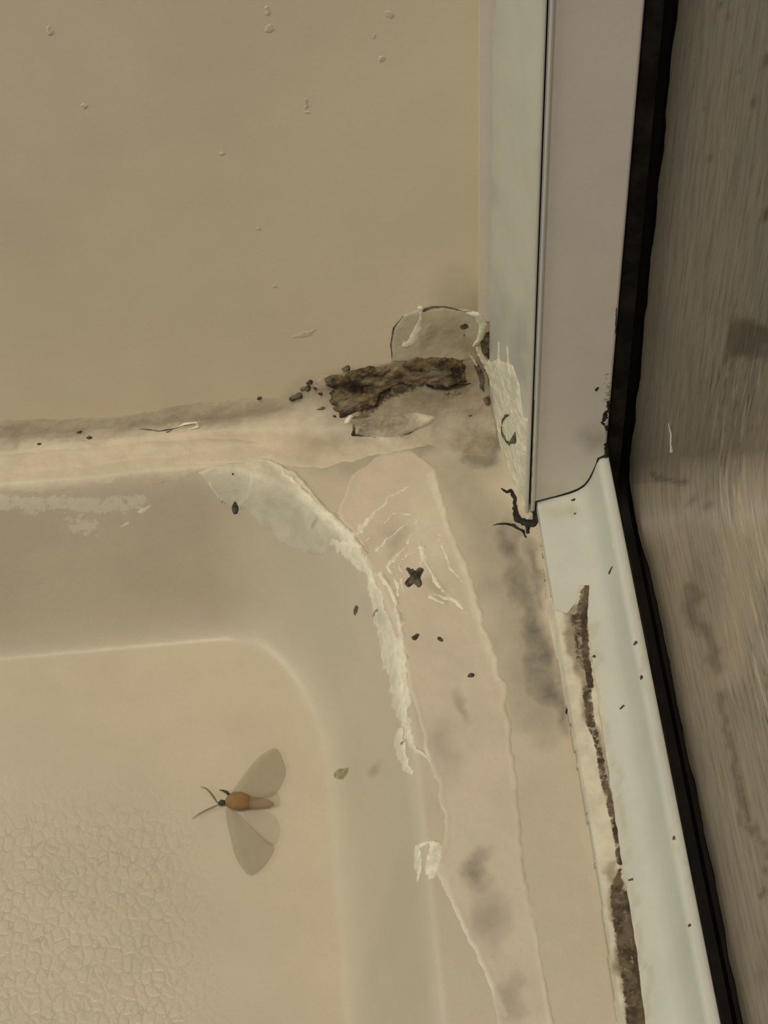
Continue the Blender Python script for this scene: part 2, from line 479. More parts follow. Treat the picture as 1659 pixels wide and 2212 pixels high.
# wood-look panel and floor with coved foot
def wood_sheet(name, s0, s1, step):
    xr = nonuni((40.9, 52, .8), (52, 150, 1.6)); ss = np.arange(s0, s1 + step, step); ss[-1] = s1
    Xs, S_ = np.meshgrid(xr, ss, indexing='ij')
    # the cut edge drifts outwards along the floor
    k = sstep(5, 45, S_)
    Xe = Xs + k * 2.9 * (1 - sstep(41, 60, Xs)) + .35 * fbm(S_, 0 * S_, 9, 3, 5) * (Xs < 41.5)
    P = wood_pt(Xe, S_)
    rnd = 1.0 * np.exp(-((Xs - 40.9) / .9) ** 2)           # rounded cut edge
    th = np.clip(S_ / COVE, 0, math.pi / 2)
    nrm = np.stack([0 * th, -np.cos(th), np.sin(th)], -1)
    P = P - nrm * rnd[..., None]
    V = P.reshape(-1, 3); PX, PY = proj(V)
    pm = [('dark', 'e', 1578, 35, 7, 26, 8, .7, .8), ('dark', 'e', 1545, 296, 5, 14, 8, .9, .8), ('dark', 'e', 1539, 343, 8, 24, 6, 1, .8),
          ('dark', 'e', 1632, 222, 8, 24, 8, .6, .8), ('dark', 'e', 1594, 152, 8, 16, 6, .6, .8), ('dark', 'e', 1655, 128, 12, 28, 0, .6, .8),
          ('dark', 'e', 1656, 465, 10, 26, 0, .7, .8), ('dark', 'e', 1557, 10, 6, 10, 0, .6, .8), ('dark', 'e', 1615, 258, 6, 10, 0, .5, .8),
          ('dark', 'e', 1522, 236, 6, 8, 0, .5, .8), ('dark', 'e', 1476, 62, 7, 9, 0, .4, .8), ('dark', 'e', 1500, 128, 6, 8, 0, .4, .8),
          ('dark', 'e', 1382, 886, 13, 14, 0, .7, .9), ('dark', 'e', 1405, 828, 9, 8, 0, .4, .9), ('dark', 'e', 1378, 838, 12, 5, 0, .5, .9),
          ('brown', 'p', [(1578, 700), (1700, 690), (1700, 740), (1640, 790), (1580, 770)], 18, .95),
          ('brown', 'e', 1590, 760, 14, 60, 5, .8, .8), ('cool', 'l', [(1400, 1038), (1430, 1044), (1465, 1040)], 9, 8, 1),
          ('cool', 'e', 1435, 1025, 60, 40, 0, .45, .9), ('cool', 'e', 1495, 1078, 12, 24, 0, .8, .9), ('cool', 'e', 1530, 1085, 18, 26, 0, .8, .9),
          ('cool', 'e', 1500, 1130, 40, 40, 0, .3, .9),
          ('brown', 'l', [(1480, 1250), (1510, 1340), (1545, 1430)], 22, 22, .75),
          ('brown', 'l', [(1555, 1480), (1585, 1600), (1600, 1720), (1612, 1800)], 14, 14, .75),
          ('brown', 'l', [(1600, 1660), (1625, 1770), (1645, 1860), (1640, 1930)], 9, 9, .8),
          ('brown', 'e', 1650, 2080, 24, 110, 5, .35, .9),
          ('warm', 'l', [(1690, 760), (1640, 950), (1600, 1200), (1580, 1450)], 60, 60, .75),
          ('grainy', 'p', [(1500, 780), (1720, 500), (1720, 1700), (1660, 1700), (1600, 1560), (1540, 1500), (1560, 1300), (1500, 1100)], 90, 1.0)]
    at = ev_masks(pm, PX, PY)
    edge = np.exp(-((Xs - 40.9) / (3.0 + 2.2 * (S_ < 10))) ** 1.2).ravel() * .95  # shade beside the seal gap, painted as a dark fade into the wood
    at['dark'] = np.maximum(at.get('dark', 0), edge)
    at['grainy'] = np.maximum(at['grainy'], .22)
    uv = np.stack([Xe + 0 * S_, S_, 0 * S_], -1).reshape(-1, 3)
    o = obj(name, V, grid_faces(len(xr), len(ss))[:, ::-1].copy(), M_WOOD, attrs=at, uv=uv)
    return o
q = COVE * math.pi / 2
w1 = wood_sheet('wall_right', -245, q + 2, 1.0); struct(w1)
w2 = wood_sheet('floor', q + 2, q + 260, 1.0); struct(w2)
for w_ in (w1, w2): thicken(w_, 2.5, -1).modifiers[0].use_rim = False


# ================================================================ SHOWER TRAY
xs = nonuni((-262, -176, 3), (-176, -112, 1.0), (-112, 20, .55)); ys = nonuni((-330, -236, 3), (-236, -130, .8), (-130, -.01, .55))
X, Y = np.meshgrid(xs, ys, indexing='ij')
Zt = tray_z(X, Y) + .12 * fbm(X, Y, 18, 3, 3) * (X < 9)
V = np.stack([X, Y, Zt], -1).reshape(-1, 3); PX, PY = proj(V)
tm = [('stain', 'l', [(1075, 1145), (1110, 1190), (1130, 1260), (1145, 1340), (1165, 1430), (1195, 1510), (1215, 1575)], [40, 56, 52, 58, 66, 56, 34], 50, .85),
      ('stain', 'l', [(1150, 1320), (1165, 1400), (1190, 1480), (1200, 1530)], [34, 50, 50, 30], 40, 1.0), ('stain', 'l', [(1165, 1190), (1175, 1300)], [24, 24], 26, .7),
      ('stain', 'e', 1040, 965, 48, 52, 0, 1.0, .6), ('stain', 'e', 985, 925, 75, 40, 0, .75, .9), ('stain', 'e', 900, 925, 170, 50, -5, .6, .9),
      ('stain', 'e', 1035, 1880, 34, 52, -12, .75, .95), ('stain', 'e', 1055, 1975, 50, 80, -14, .30, .9), ('stain', 'e', 1108, 2165, 34, 50, -10, .38, .9),
      ('stain', 'l', [(990, 1000), (1060, 1180), (1110, 1350), (1160, 1560)], 70, 60, .22), ('stain', 'e', 1000, 1010, 120, 60, 0, .2, .9), ('cream', 'e', 840, 1060, 130, 60, 10, .3, .95),
      ('stain', 'e', 760, 990, 130, 40, -5, .3, .95),
      ('dark', 'l', [(1160, 1140), (1172, 1200), (1180, 1290)], 5, 5, .55),
      ('stain', 'e', 815, 1665, 22, 14, 0, .35, .9),
      ('pale', 'l', [(0, 1085), (120, 1090), (220, 1092), (300, 1085)], 38, 34, .66), ('pale', 'e', 180, 1135, 90, 50, 10, .62, .9),
      ('pale', 'e', 60, 1110, 60, 16, 0, .55, .9)]
at = ev_masks(tm, PX, PY)
peb = np.array(sd_poly([(-400, 1700), (120, 1690), (330, 1690), (420, 1760), (452, 1900), (470, 2050), (480, 2600), (-400, 2600)], PX, PY))
at['pebble'] = sstep(-60, 160, peb)
tray = obj('shower_tray', V, grid_faces(len(xs), len(ys)), M_TRAY, attrs=at)
thicken(tray, 2.5, -1)
tag(tray, 'beige moulded shower tray with rounded corner and pebbled floor', 'shower tray')

# ================================================================ DOOR JAMB
jamb = empty('door_jamb', (18, -25, 0))
tag(jamb, 'white vertical shower door jamb with a flat face and seamed inner edge', 'door jamb')
prof = [(.9, -.05), (.9, -2.0), (.9, -3.0)]
for t in np.linspace(.08, .94, 8): prof.append(tuple(SIDE_A + (SIDE_B - SIDE_A) * t))
prof += [(7.55, -46.2), (7.3, -46.9), (7.45, -47.6), (7.95, -47.8), (8.35, -47.5), (8.4, -44), (8.4, -.05)]
zz = nonuni((.2, 60, .8), (60, 262, 6)); n = len(prof)
V = np.array([(p[0], p[1], z) for p in prof for z in zz]); PX, PY = proj(V)
sm = [('stain', 'l', [(1120, 690), (1117, 780), (1118, 850)], 20, 16, .6), ('stain', 'e', 1115, 820, 18, 50, 0, .8, .8), ('stain', 'e', 1060, 690, 30, 90, 0, .45, .9),
      ('stain', 'l', [(1045, 0), (1052, 400), (1060, 700)], 12, 14, .5)]
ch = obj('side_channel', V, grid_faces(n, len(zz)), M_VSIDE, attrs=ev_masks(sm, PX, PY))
put(jamb, ch); ch['label'] = 'greenish white side face with rounded front lip'
# shade smoothing kept crisp at the corner by an edge split
md = ch.modifiers.new('split', 'EDGE_SPLIT'); md.split_angle = math.radians(38)
flange = prism('wall_flange', [(-2.7, -.03), (-2.6, -.25), (-.2, -.35), (1.0, -.35), (1.0, -.03)], 41, 262, 'z', M_VINYL); put(jamb, flange)
# face plate
cope_x = np.array([10.1, 13, 17, 21.4, 24.3, 26.2, 27.2, 28.1, 28.8, 29.6, 30.4, 31, 33.3])
cope_z = np.array([4.75, 5.6, 6.9, 8.4, 9.9, 11.9, 14.0, 17.0, 19.7, 23.3, 24.6, 25.0, 25.0])
px_ = np.concatenate([np.linspace(10.1, 26, 18), np.linspace(26.2, 32.4, 22)])
nz = 60; V = []
for i, x in enumerate(px_):
    zb = np.interp(x, cope_x, cope_z)
    bev = .9 * math.exp(-((x - 32.4) / .35) ** 2)
    for k in range(nz):
        t = (k / (nz - 1)) ** 2.2
        V.append((x, PLATE_Y + bev, zb + (262 - zb) * t))
V = np.array(V); PX, PY = proj(V)
pm = [('dark', 'p', [(1294, 800), (1330, 780), (1330, 1000), (1300, 985), (1296, 900)], 16, .42), ('pale', 'e', 1300, 840, 22, 30, 0, .5, .9),
      ('stain', 'e', 1285, 950, 40, 40, 0, .5, .95), ('stain', 'e', 1180, 1060, 60, 30, 0, .12, .9), ('dark', 'l', [(1332, 655), (1330, 715)], 4, 4, .8)]
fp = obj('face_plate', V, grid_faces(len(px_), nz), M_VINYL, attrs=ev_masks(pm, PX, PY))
thicken(fp, 1.6, -1); put(jamb, fp); fp['label'] = 'flat grey-white face plate coped over the threshold'
ret = prism('plate_return', [(30.6, -45.6), (32.3, -45.6), (32.3, -2), (30.6, -2)], 26, 262, 'z', M_BLACK2); put(jamb, ret)
# rounded bead on the plate's inner edge
bead = []
zc = nonuni((1.0, 60, 1.5), (60, 262, 8)); nb = 10; V = []
for z in zc:
    r = .74 + .05 * math.sin(z * .9) * (z < 40)
    for k in range(nb):
        a = 2 * math.pi * k / nb
        V.append((9.7 + (r * .95) * math.cos(a), PLATE_Y - .25 + r * math.sin(a), z))
Fc = [(i * nb + k, i * nb + (k + 1) % nb, (i + 1) * nb + (k + 1) % nb, (i + 1) * nb + k) for i in range(len(zc) - 1) for k in range(nb)]
V = np.array(V); PX, PY = proj(V)
bd = obj('edge_bead', V, Fc, M_VSIDE, attrs=ev_masks([('dark', 'l', [(1146, 1010), (1144, 1060)], 4, 4, .55)], PX, PY)); put(jamb, bd)
bk = prism('seam_backing', [(8.3, -44.6), (9.2, -44.6), (9.2, -40), (8.3, -40)], 1, 262, 'z', M_BLACK2); put(jamb, bk)

# ================================================================ THRESHOLD TRACK
ym = nonuni((-330, -240, 6), (-240, -44, 1.2))
prof = [(11.0, -1.5), (10.95, 2.6)] + list(zip(TX[1:], TZ[1:])) + [(33.35, 23.7), (33.4, 22), (33.4, -1.5)]
# denser curve
pr = np.array(prof); V = []
fine_prof = []
for i in range(len(pr) - 1):
    kk = max(1, int(np.hypot(*(pr[i + 1] - pr[i])) / 1.0))
    for k in range(kk): fine_prof.append(pr[i] + (pr[i + 1] - pr[i]) * k / kk)
fine_prof.append(pr[-1]); fine_prof = np.array(fine_prof)
V = np.array([(p[0], y, p[1]) for p in fine_prof for y in ym]); PX, PY = proj(V)
km = [('stain', 'e', 1235, 1100, 26, 16, -10, .8, .9), ('stain', 'e', 1200, 1100, 40, 20, 0, .35, .9), ('pale', 'l', [(1306, 1040), (1320, 1130), (1325, 1190)], 3, 3, .5),  # the pale line is a highlight painted up the raised lip
      ('stain', 'l', [(1360, 1260), (1400, 1450), (1460, 1740), (1540, 2150)], 6, 8, .35),
      ('stain', 'l', [(1276, 1340), (1296, 1480), (1318, 1620), (1348, 1830), (1384, 2040), (1402, 2212)], 7, 6, .5)]
track = obj('threshold_track', V, grid_faces(len(fine_prof), len(ym)), M_TRACK, attrs=ev_masks(km, PX, PY))
md = track.modifiers.new('split', 'EDGE_SPLIT'); md.split_angle = math.radians(50)
tag(track, 'white shower door threshold strip with a raised outer lip', 'threshold')

# ================================================================ BLACK SEAL
def seal():
    xp = [(33.0, -8), (33.0, -1.2), (35.2, -.6), (37.6, -1.2), (38.0, -6.5), (41.2, -6.5), (41.8, -3), (45.5, -3), (45.5, -8)]
    R = 9.0; pts = []
    for z in np.linspace(262, R, 30): pts.append((WOOD_Y, z, 0.0))
    for a in np.linspace(0, math.pi / 2, 12)[1:]: pts.append((WOOD_Y - R + R * math.cos(a), R - R * math.sin(a), a))
    for y in np.linspace(WOOD_Y - R, -330, 40)[1:]: pts.append((y, 0.0, math.pi / 2))
    V = []
    for (y, z, a) in pts:
        k = a / (math.pi / 2)
        for (x, d) in xp:
            xx = x + (k * .8 if x > 36 else 0)
            V.append((xx, y - math.cos(a) * d * 1.0 if False else y - math.cos(a) * d, z + math.sin(a) * d))
    n = len(xp)
    Fc = [(i * n + k, i * n + k + 1, (i + 1) * n + k + 1, (i + 1) * n + k) for i in range(len(pts) - 1) for k in range(n - 1)]
    o = obj('rubber_seal', V, Fc, M_BLACK2)
    o.data.materials.append(M_BLACK)
    for i, p in enumerate(o.data.polygons):
        if (i % (n - 1)) >= 3: p.material_index = 1
    md = o.modifiers.new('split', 'EDGE_SPLIT'); md.split_angle = math.radians(40)
    return o
sl = seal(); tag(sl, 'black rubber seal bent down the jamb and along the threshold', 'seal')

# ================================================================ CAULK
# long bead on the joint between wall panel and tray
cb = patch('caulk_bead', 'cove', [('p', [(-420, 950), (0, 908), (90, 905), (240, 902), (330, 886), (420, 868), (500, 860), (590, 858), (640, 868), (700, 812), (760, 800), (850, 780), (1000, 765), (1052, 770),
                                      (1062, 860), (1082, 960), (1060, 985), (1000, 985), (930, 960), (800, 985), (700, 1010), (620, 1005), (580, 992), (520, 1000), (430, 1012), (405, 1030), (340, 1040), (260, 1035),
                                      (245, 1055), (100, 1064), (0, 1068), (-420, 1110)])], M_CAULK, th=.45, edge=2.4, res=.5, wob=.7, ws=5, amp=.25, asc=6, seed=3,
           masks=[('stain', 'l', [(0, 955), (150, 945), (330, 935), (440, 922)], 12, 14, .25), ('stain', 'e', 120, 935, 160, 16, -4, .12, .9), ('cream', 'l', [(0, 985), (200, 972), (420, 955), (600, 960)], 20, 30, .45),
                  ('cream', 'l', [(380, 1000), (520, 998), (585, 985)], 5, 8, .8), ('cream', 'l', [(0, 1050), (240, 1040)], 16, 14, .4), ('stain', 'e', 480, 905, 120, 20, -8, .14, .9), ('cream', 'l', [(420, 880), (520, 866), (600, 862)], 10, 12, .4),
                  ('stain', 'e', 885, 862, 40, 16, 5, .95, .9), ('stain', 'e', 890, 850, 170, 80, -4, .85, .6), ('stain', 'e', 840, 915, 130, 44, -5, .75, .7), ('stain', 'e', 1000, 880, 100, 110, 0, .8, .7),
                  ('stain', 'e', 1038, 958, 48, 48, 0, 1, .6), ('stain', 'e', 740, 965, 120, 34, -8, .45, .9), ('dark', 'e', 975, 852, 70, 26, -5, .5, .9), ('dark', 'e', 1054, 866, 14, 22, 0, .85, .9), ('dark', 'e', 990, 775, 60, 24, 0, .5, .9),
                  ('dark', 'e', 1048, 800, 12, 40, 5, .4, .9), ('dark', 'l', [(770, 908), (800, 885), (830, 855), (890, 835)], 28, 26, .62), ('stain', 'e', 1045, 780, 30, 40, 0, .8, .9)],
           label='thick cream caulk bead along the joint of wall and tray, brown in the corner', cat='caulk')
# loose cream rolls riding on the bead
put_ = patch('bead_roll', 'cove', [('l', [(-300, 1025), (0, 1005), (180, 990), (330, 972), (450, 960), (560, 958)], [6, 5.5, 5.2, 4.6, 3.6, 1.5])], M_CAULK, th=1.5, edge=3.0, res=.55, wob=.6, ws=9, amp=.3, asc=7, seed=4,
            masks=[('cream', 'l', [(0, 990), (200, 975), (400, 960)], 18, 20, .35)], parent=cb)
# corner smear
cs = patch('caulk_smear', 'tray', [('p', [(430, 1020), (500, 1000), (570, 990), (640, 1020), (700, 1090), (760, 1150), (800, 1200), (770, 1215), (735, 1188), (690, 1198), (640, 1190), (590, 1165), (552, 1125), (528, 1102), (492, 1090), (458, 1062)])], M_SKIN,
           th=.6, edge=.7, res=.4, wob=.5, ws=4, amp=.32, asc=3.5, seed=5, rim=.25,
           masks=[('pale', 'l', [(450, 1040), (462, 1068), (500, 1098)], 7, 6, .6), ('cream', 'l', [(592, 990), (640, 1040), (700, 1110), (760, 1165)], 24, 20, .8), ('stain', 'e', 600, 1090, 40, 50, 0, .3, .9), ('cream', 'l', [(455, 1050), (470, 1075), (505, 1098), (535, 1070), (545, 1030)], 6, 6, .7),
                  ('stain', 'l', [(660, 1092), (668, 1130)], 5, 5, .8), ('pale', 'l', [(540, 1000), (545, 1070)], 6, 6, .5)],
           label='lumpy greenish white caulk smear wrapping the tray corner', cat='caulk')
# curb film
cf = patch('caulk_film', 'tray', [('p', [(760, 1030), (820, 985), (890, 975), (938, 1012), (968, 1120), (1002, 1210), (1042, 1330), (1090, 1475), (1118, 1700), (1138, 1900), (1165, 2020), (1200, 2260), (1262, 2620), (1200, 2620), (1090, 2260), (1050, 2110), (1000, 2010), (945, 1880),
                                         (962, 1760), (925, 1640), (885, 1500), (850, 1360), (812, 1270), (780, 1180), (730, 1110)])], M_FILM,
           th=.3, edge=.9, res=.45, wob=.9, ws=6, amp=.12, asc=6, seed=9, rim=.16,
           masks=[('cream', 'l', [(932, 1030), (962, 1120), (998, 1215), (1032, 1330), (1078, 1460)], 18, 16, .8), ('cream', 'e', 920, 1150, 90, 130, -15, .5, .9), ('pale', 'e', 960, 1170, 50, 90, -15, .4, .9),
                  ('pale', 'e', 965, 1280, 30, 40, 0, .45, .9),
                  ('cream', 'l', [(870, 1480), (900, 1560), (928, 1640)], 8, 8, .7), ('cream', 'l', [(950, 1870), (1002, 2010), (1090, 2190)], 12, 12, .6), ('cream', 'l', [(1085, 1460), (1095, 1560), (1110, 1700)], 10, 12, .3),
                  ('cream', 'l', [(1130, 1830), (1158, 2010), (1190, 2212)], 10, 10, .6),
                  ('stain', 'e', 1035, 1880, 32, 50, -12, .75, .95), ('stain', 'e', 1060, 1975, 45, 90, -14, .30, .9), ('stain', 'e', 1108, 2165, 34, 50, -10, .38, .9),
                  ('stain', 'e', 994, 1535, 16, 42, -25, .35, .9), ('stain', 'e', 850, 1150, 50, 30, -40, .3, .9), ('stain', 'e', 960, 1285, 20, 40, -20, .25, .9),
                  ('stain', 'e', 960, 1620, 40, 70, -10, .2, .9)],
           label='thin pinkish caulk film spread along the top of the tray ledge', cat='caulk')
# cream ridges along inner edge
cr = patch('caulk_ridge', 'tray', [
    ('l', [(748, 1150), (775, 1195), (800, 1245), (815, 1300), (832, 1370), (850, 1440), (862, 1510), (885, 1560)], [1.6, 2.0, 1.3, 1.7, 2.4, 2.2, 1.3, .7]),
    ('l', [(865, 1380), (872, 1450), (885, 1520)], [1.6, 1.4, .8]),
    ('l', [(850, 1500), (870, 1560), (900, 1620), (925, 1640)], [1, .9, .7, .3]),
    ('l', [(858, 1590), (865, 1620), (885, 1670)], [1.2, 1.6, .6]),
    ('l', [(825, 1240), (850, 1290), (868, 1350), (872, 1400)], [1.4, 1.2, 1.4, .8]), ('l', [(590, 1000), (640, 1045), (690, 1105)], [.6, 1.4, 1.6]), ('l', [(715, 1175), (745, 1180), (775, 1200)], [.8, 1.6, 1.8]),
    ('l', [(700, 1110), (740, 1150), (765, 1165), (800, 1120), (850, 1070), (880, 1055)], [2.0, 1.6, 1.8, .9, .6, .4])], M_CREAM,
    th=1.1, edge=.9, res=.36, wob=.8, ws=2.6, amp=.5, asc=2.2, seed=14, masks=[('stain', 'e', 840, 1330, 20, 40, 0, .25, .9)],
    label='crusty cream caulk ridge along the inner rim of the tray', cat='caulk')
cz = patch('caulk_crumple', 'tray', [
    ('l', [(905, 1115), (880, 1180), (845, 1215), (835, 1228), (865, 1250), (872, 1280)], [.5, .8, .8, 1.0, .9, .4]),
    ('l', [(880, 1190), (862, 1225), (870, 1240)], [.5, .7, .4]), ('l', [(790, 1170), (850, 1110), (905, 1115), (900, 1160)], [.4, .5, .5, .3]),
    ('l', [(905, 1160), (915, 1210), (950, 1270), (990, 1310)], [.4, .8, 1.0, .5]), ('l', [(930, 1290), (960, 1305)], [1.2, .6]),
    ('l', [(850, 1215), (880, 1200), (905, 1190)], [.9, .7, .5]), ('l', [(842, 1235), (858, 1262), (862, 1300)], [1.2, 1.0, .5]), ('l', [(955, 1180), (975, 1230), (1000, 1260)], [.8, .9, .5]),
    ('l', [(940, 1285), (985, 1300), (1015, 1330)], [.9, 1.3, .6]), ('l', [(815, 1190), (845, 1160), (880, 1130)], [.7, .8, .4]),
    ('p', [(900, 1180), (920, 1180), (925, 1215), (905, 1225)])], M_CREAM,
    th=.7, edge=.6, res=.3, wob=.4, ws=2, amp=.35, asc=1.6, seed=19,
    label='crumpled cream caulk wrinkle beside the brown cross-shaped grit', cat='caulk')
wf = patch('caulk_peel', 'tray', [
    ('p', [(935, 1815), (955, 1825), (960, 1860), (938, 1895), (925, 1900), (915, 1880), (922, 1850)]),
    ('p', [(895, 1830), (908, 1835), (910, 1880), (903, 1905), (897, 1870)]), ('l', [(905, 1830), (945, 1822)], [.5, .6])], M_FLAKE,
    th=.35, edge=.3, res=.3, wob=.5, ws=2.2, amp=.08, asc=2, seed=21, label='small white torn caulk peel low on the tray inner rim', cat='caulk')
# track caulk with mildew line
tk = patch('threshold_caulk', 'step', [('p', [(1184, 1290), (1186, 1345), (1206, 1430), (1230, 1545), (1256, 1680), (1283, 1830), (1300, 1930), (1320, 2080), (1339, 2260), (1392, 2620), (1450, 2620),
                                              (1400, 2260), (1376, 2060), (1341, 1850), (1312, 1645), (1292, 1500), (1275, 1400), (1268, 1330), (1274, 1264), (1252, 1264), (1244, 1300), (1226, 1325), (1200, 1318)])], M_CREAM,
           th=.45, edge=.5, res=.36, wob=.2, ws=4, amp=.18, asc=3, seed=25, rim=.1,
           masks=[('dark', 'p', [(1248, 1262), (1274, 1262), (1268, 1330), (1276, 1400), (1284, 1460), (1266, 1470), (1240, 1430), (1232, 1370), (1222, 1320), (1240, 1320)], 12, .56),
                  ('stain', 'l', [(1245, 1310), (1250, 1380), (1262, 1450), (1278, 1540), (1300, 1640), (1318, 1740), (1335, 1830)], [18, 26, 22, 14, 12, 12, 12], 14, .8),
                  ('stain', 'p', [(1320, 1900), (1345, 1850), (1380, 2050), (1400, 2260), (1455, 2640), (1400, 2640), (1350, 2260)], 14, 1.0),
                  ('dark', 'l', [(1268, 1270), (1262, 1330), (1266, 1420), (1276, 1480)], 14, 10, .7),
                  ('dark', 'l', [(1268, 1490), (1275, 1560), (1290, 1600), (1300, 1660), (1308, 1700), (1322, 1760), (1334, 1820), (1340, 1860)], [17, 17, 13, 15, 15, 14, 13, 16], 10, .6),
                  ('dark', 'p', [(1310, 1915), (1345, 1850), (1376, 2050), (1400, 2260), (1450, 2620), (1405, 2620), (1354, 2260), (1338, 2130), (1320, 2020)], 14, .66),
                  ('dark', 'l', [(1352, 1930), (1370, 2030), (1376, 2120), (1390, 2212)], 14, 14, .9)],
           label='cream caulk strip stained by a line of brown mildew on the threshold', cat='caulk')
tk.data.materials[0] = material('mildewed_caulk', (.62, .55, .425), .55, var=.07, vscale=150, bump=.5, bscale=600, dscale=520,
                                dark=((.05, .035, .02), (.13, .095, .055)), dbreak=1.0, stain=(.17, .12, .065))
# web of caulk on the jamb side
wbp = patch('caulk_web', 'side', [
    ('p', [(1045, 790), (1075, 775), (1108, 790), (1122, 830), (1130, 900), (1142, 905), (1136, 1000), (1134, 1112), (1122, 1108), (1108, 1050), (1090, 1000), (1078, 940), (1070, 880), (1060, 820)]),
    ('l', [(1078, 742), (1077, 785)], [.6, .9]), ('l', [(1096, 752), (1098, 790)], [.5, .9]),
    ('l', [(1030, 752), (1048, 778), (1066, 800)], [.5, .9, 1.4])], M_CREAM,
    th=.8, edge=1.0, res=.3, wob=.3, ws=3, amp=.3, asc=2.5, seed=31,
    masks=[('stain', 'e', 1112, 800, 12, 50, 0, .35, .9), ('dark', 'l', [(1070, 850), (1080, 890), (1084, 915)], 2.5, 2.5, .45)],
    label='pale caulk web pulled over the lower inner side of the jamb', cat='caulk')
patch('web_strand', 'cove', [('l', [(1028, 748), (1036, 766), (1048, 782), (1060, 800), (1066, 830)], [.5, .9, 1.2, 1.4, 1.0]), ('l', [(1000, 752), (1018, 768), (1030, 790)], [.2, .5, .4])], M_CREAM, th=1.6, edge=.7, res=.28, wob=.3, amp=.3, seed=34, parent=wbp)
mh = patch('mold_hole', 'side', [
    ('l', [(1092, 905), (1098, 897), (1108, 895)], [.5, .8, .3]), ('l', [(1092, 905), (1088, 925), (1092, 940), (1100, 952), (1106, 958)], [.5, .35, .8, .8, .8]),
    ('p', [(1102, 958), (1118, 930), (1121, 935), (1120, 960)])], M_GRNMOLD, th=1.35, edge=.25, res=.22, wob=.2, ws=1.5, amp=.05, seed=33,
    label='ring of green-black mold around a pit in the jamb caulk', cat='mold')

# ================================================================ CORNER DEPOSITS ON THE WALL
bl = patch('silicone_blob', 'wall', [('p', [(846, 780), (845, 740), (852, 705), (872, 680), (905, 668), (960, 664), (1010, 668), (1036, 678), (1046, 705), (1044, 730), (1030, 752), (1028, 775), (940, 785)])],
           material('aged_silicone', (.53, .475, .355), .35, var=.06, vscale=150, bump=.3, stain=(.24, .195, .125), pale=(.66, .62, .48), dark=((.06, .045, .025), (.12, .09, .05))),
           th=.5, edge=.4, res=.36, wob=.15, amp=.1, seed=41,
           masks=[('stain', 'e', 925, 735, 16, 50, 18, .6, .9), ('stain', 'e', 960, 715, 30, 45, 0, .4, .9), ('dark', 'e', 1003, 706, 18, 12, -8, .75, .8), ('dark', 'e', 1003, 724, 5, 8, 0, .6, .8),
                  ('stain', 'e', 1000, 765, 45, 25, 0, .6, .9)],
           label='round flattened silicone blob on the wall above the brown mold', cat='silicone')
patch('blob_outline', 'wall', [('l', [(848, 778), (844, 745), (850, 708), (872, 682), (905, 669)], [.12, .16, .16, .12, .05]),
                               ('l', [(906, 668), (915, 670), (930, 663), (960, 662), (990, 668), (1010, 672)], [.25, .5, .2, .14, .2, .25]),
                               ('l', [(985, 668), (1000, 680), (1004, 700)], [.2, .2, .2])], M_GRNMOLD, th=.62, edge=.15, res=.2, wob=.1, amp=0, seed=42,
      parent=bl)['label'] = 'thin dark mold outline'
patch('pale_rim', 'wall', [('l', [(1008, 674), (1030, 680), (1042, 702), (1036, 730), (1022, 745)], [.7, 1.5, 1.6, 1.4, .9])], M_FLAKE, th=.85, edge=.5, res=.25, wob=.2, amp=.1, seed=43,
      parent=bl)['label'] = 'raised cream rim'
patch('white_swipe', 'wall', [('l', [(908, 664), (907, 690), (900, 715), (890, 735), (878, 742)], [.8, 1.2, 1.6, 2.1, 1.9]), ('l', [(866, 722), (872, 735), (885, 742)], [.3, .8, 1])], M_FLAKE,
      th=.85, edge=.5, res=.25, wob=.3, ws=2, amp=.1, seed=44, parent=bl)['label'] = 'bright cream swipe mark'

bm_ = patch('brown_mold', 'cove', [('p', [(696, 815), (720, 808), (742, 812), (760, 803), (790, 792), (830, 793), (860, 782), (905, 770), (950, 768), (985, 772), (1005, 785), (1010, 808), (1015, 828), (960, 836), (920, 830),
                                        (860, 828), (835, 848), (822, 868), (815, 882), (800, 880), (770, 890), (748, 900), (735, 905), (728, 890), (714, 872), (712, 850), (718, 838), (704, 828)])], M_MOLD,
              th=1.5, edge=.7, res=.28, wob=.9, ws=2.2, amp=.6, asc=3, seed=61,
              masks=[('dark', 'e', 770, 840, 50, 34, 10, .62, .9), ('dark', 'e', 905, 800, 60, 16, 3, .5, .9), ('dark', 'e', 985, 800, 28, 18, 0, .7, .9), ('dark', 'l', [(812, 880), (822, 850), (870, 828)], 9, 9, .7),
                     ('stain', 'l', [(800, 822), (870, 806), (930, 812), (960, 822)], 12, 12, .75), ('stain', 'e', 870, 840, 60, 20, 0, .6, .9), ('stain', 'e', 760, 870, 40, 25, 0, .45, .9),
                     ('stain', 'l', [(830, 795), (900, 785)], 7, 7, .4)],
              label='large crusty brown mold patch in the corner of wall and tray', cat='mold')
patch('crevice', 'cove', [('l', [(922, 829), (935, 834), (965, 836), (990, 832), (1016, 826)], [.5, 1.1, 1.3, .9, .4])], M_BLKMOLD, th=1.7, edge=.5, res=.25, wob=.3, ws=1.5, amp=.3, asc=1.5, seed=63, parent=bm_)['label'] = 'black crevice along the lower edge'
patch('tan_crumb', 'cove', [('l', [(978, 822), (1000, 818)], [.5, .6])], M_CAULK, th=2.2, edge=.6, res=.25, wob=.3, ws=1.5, amp=.2, asc=1.5, seed=64, parent=bm_)['label'] = 'small tan crumb'
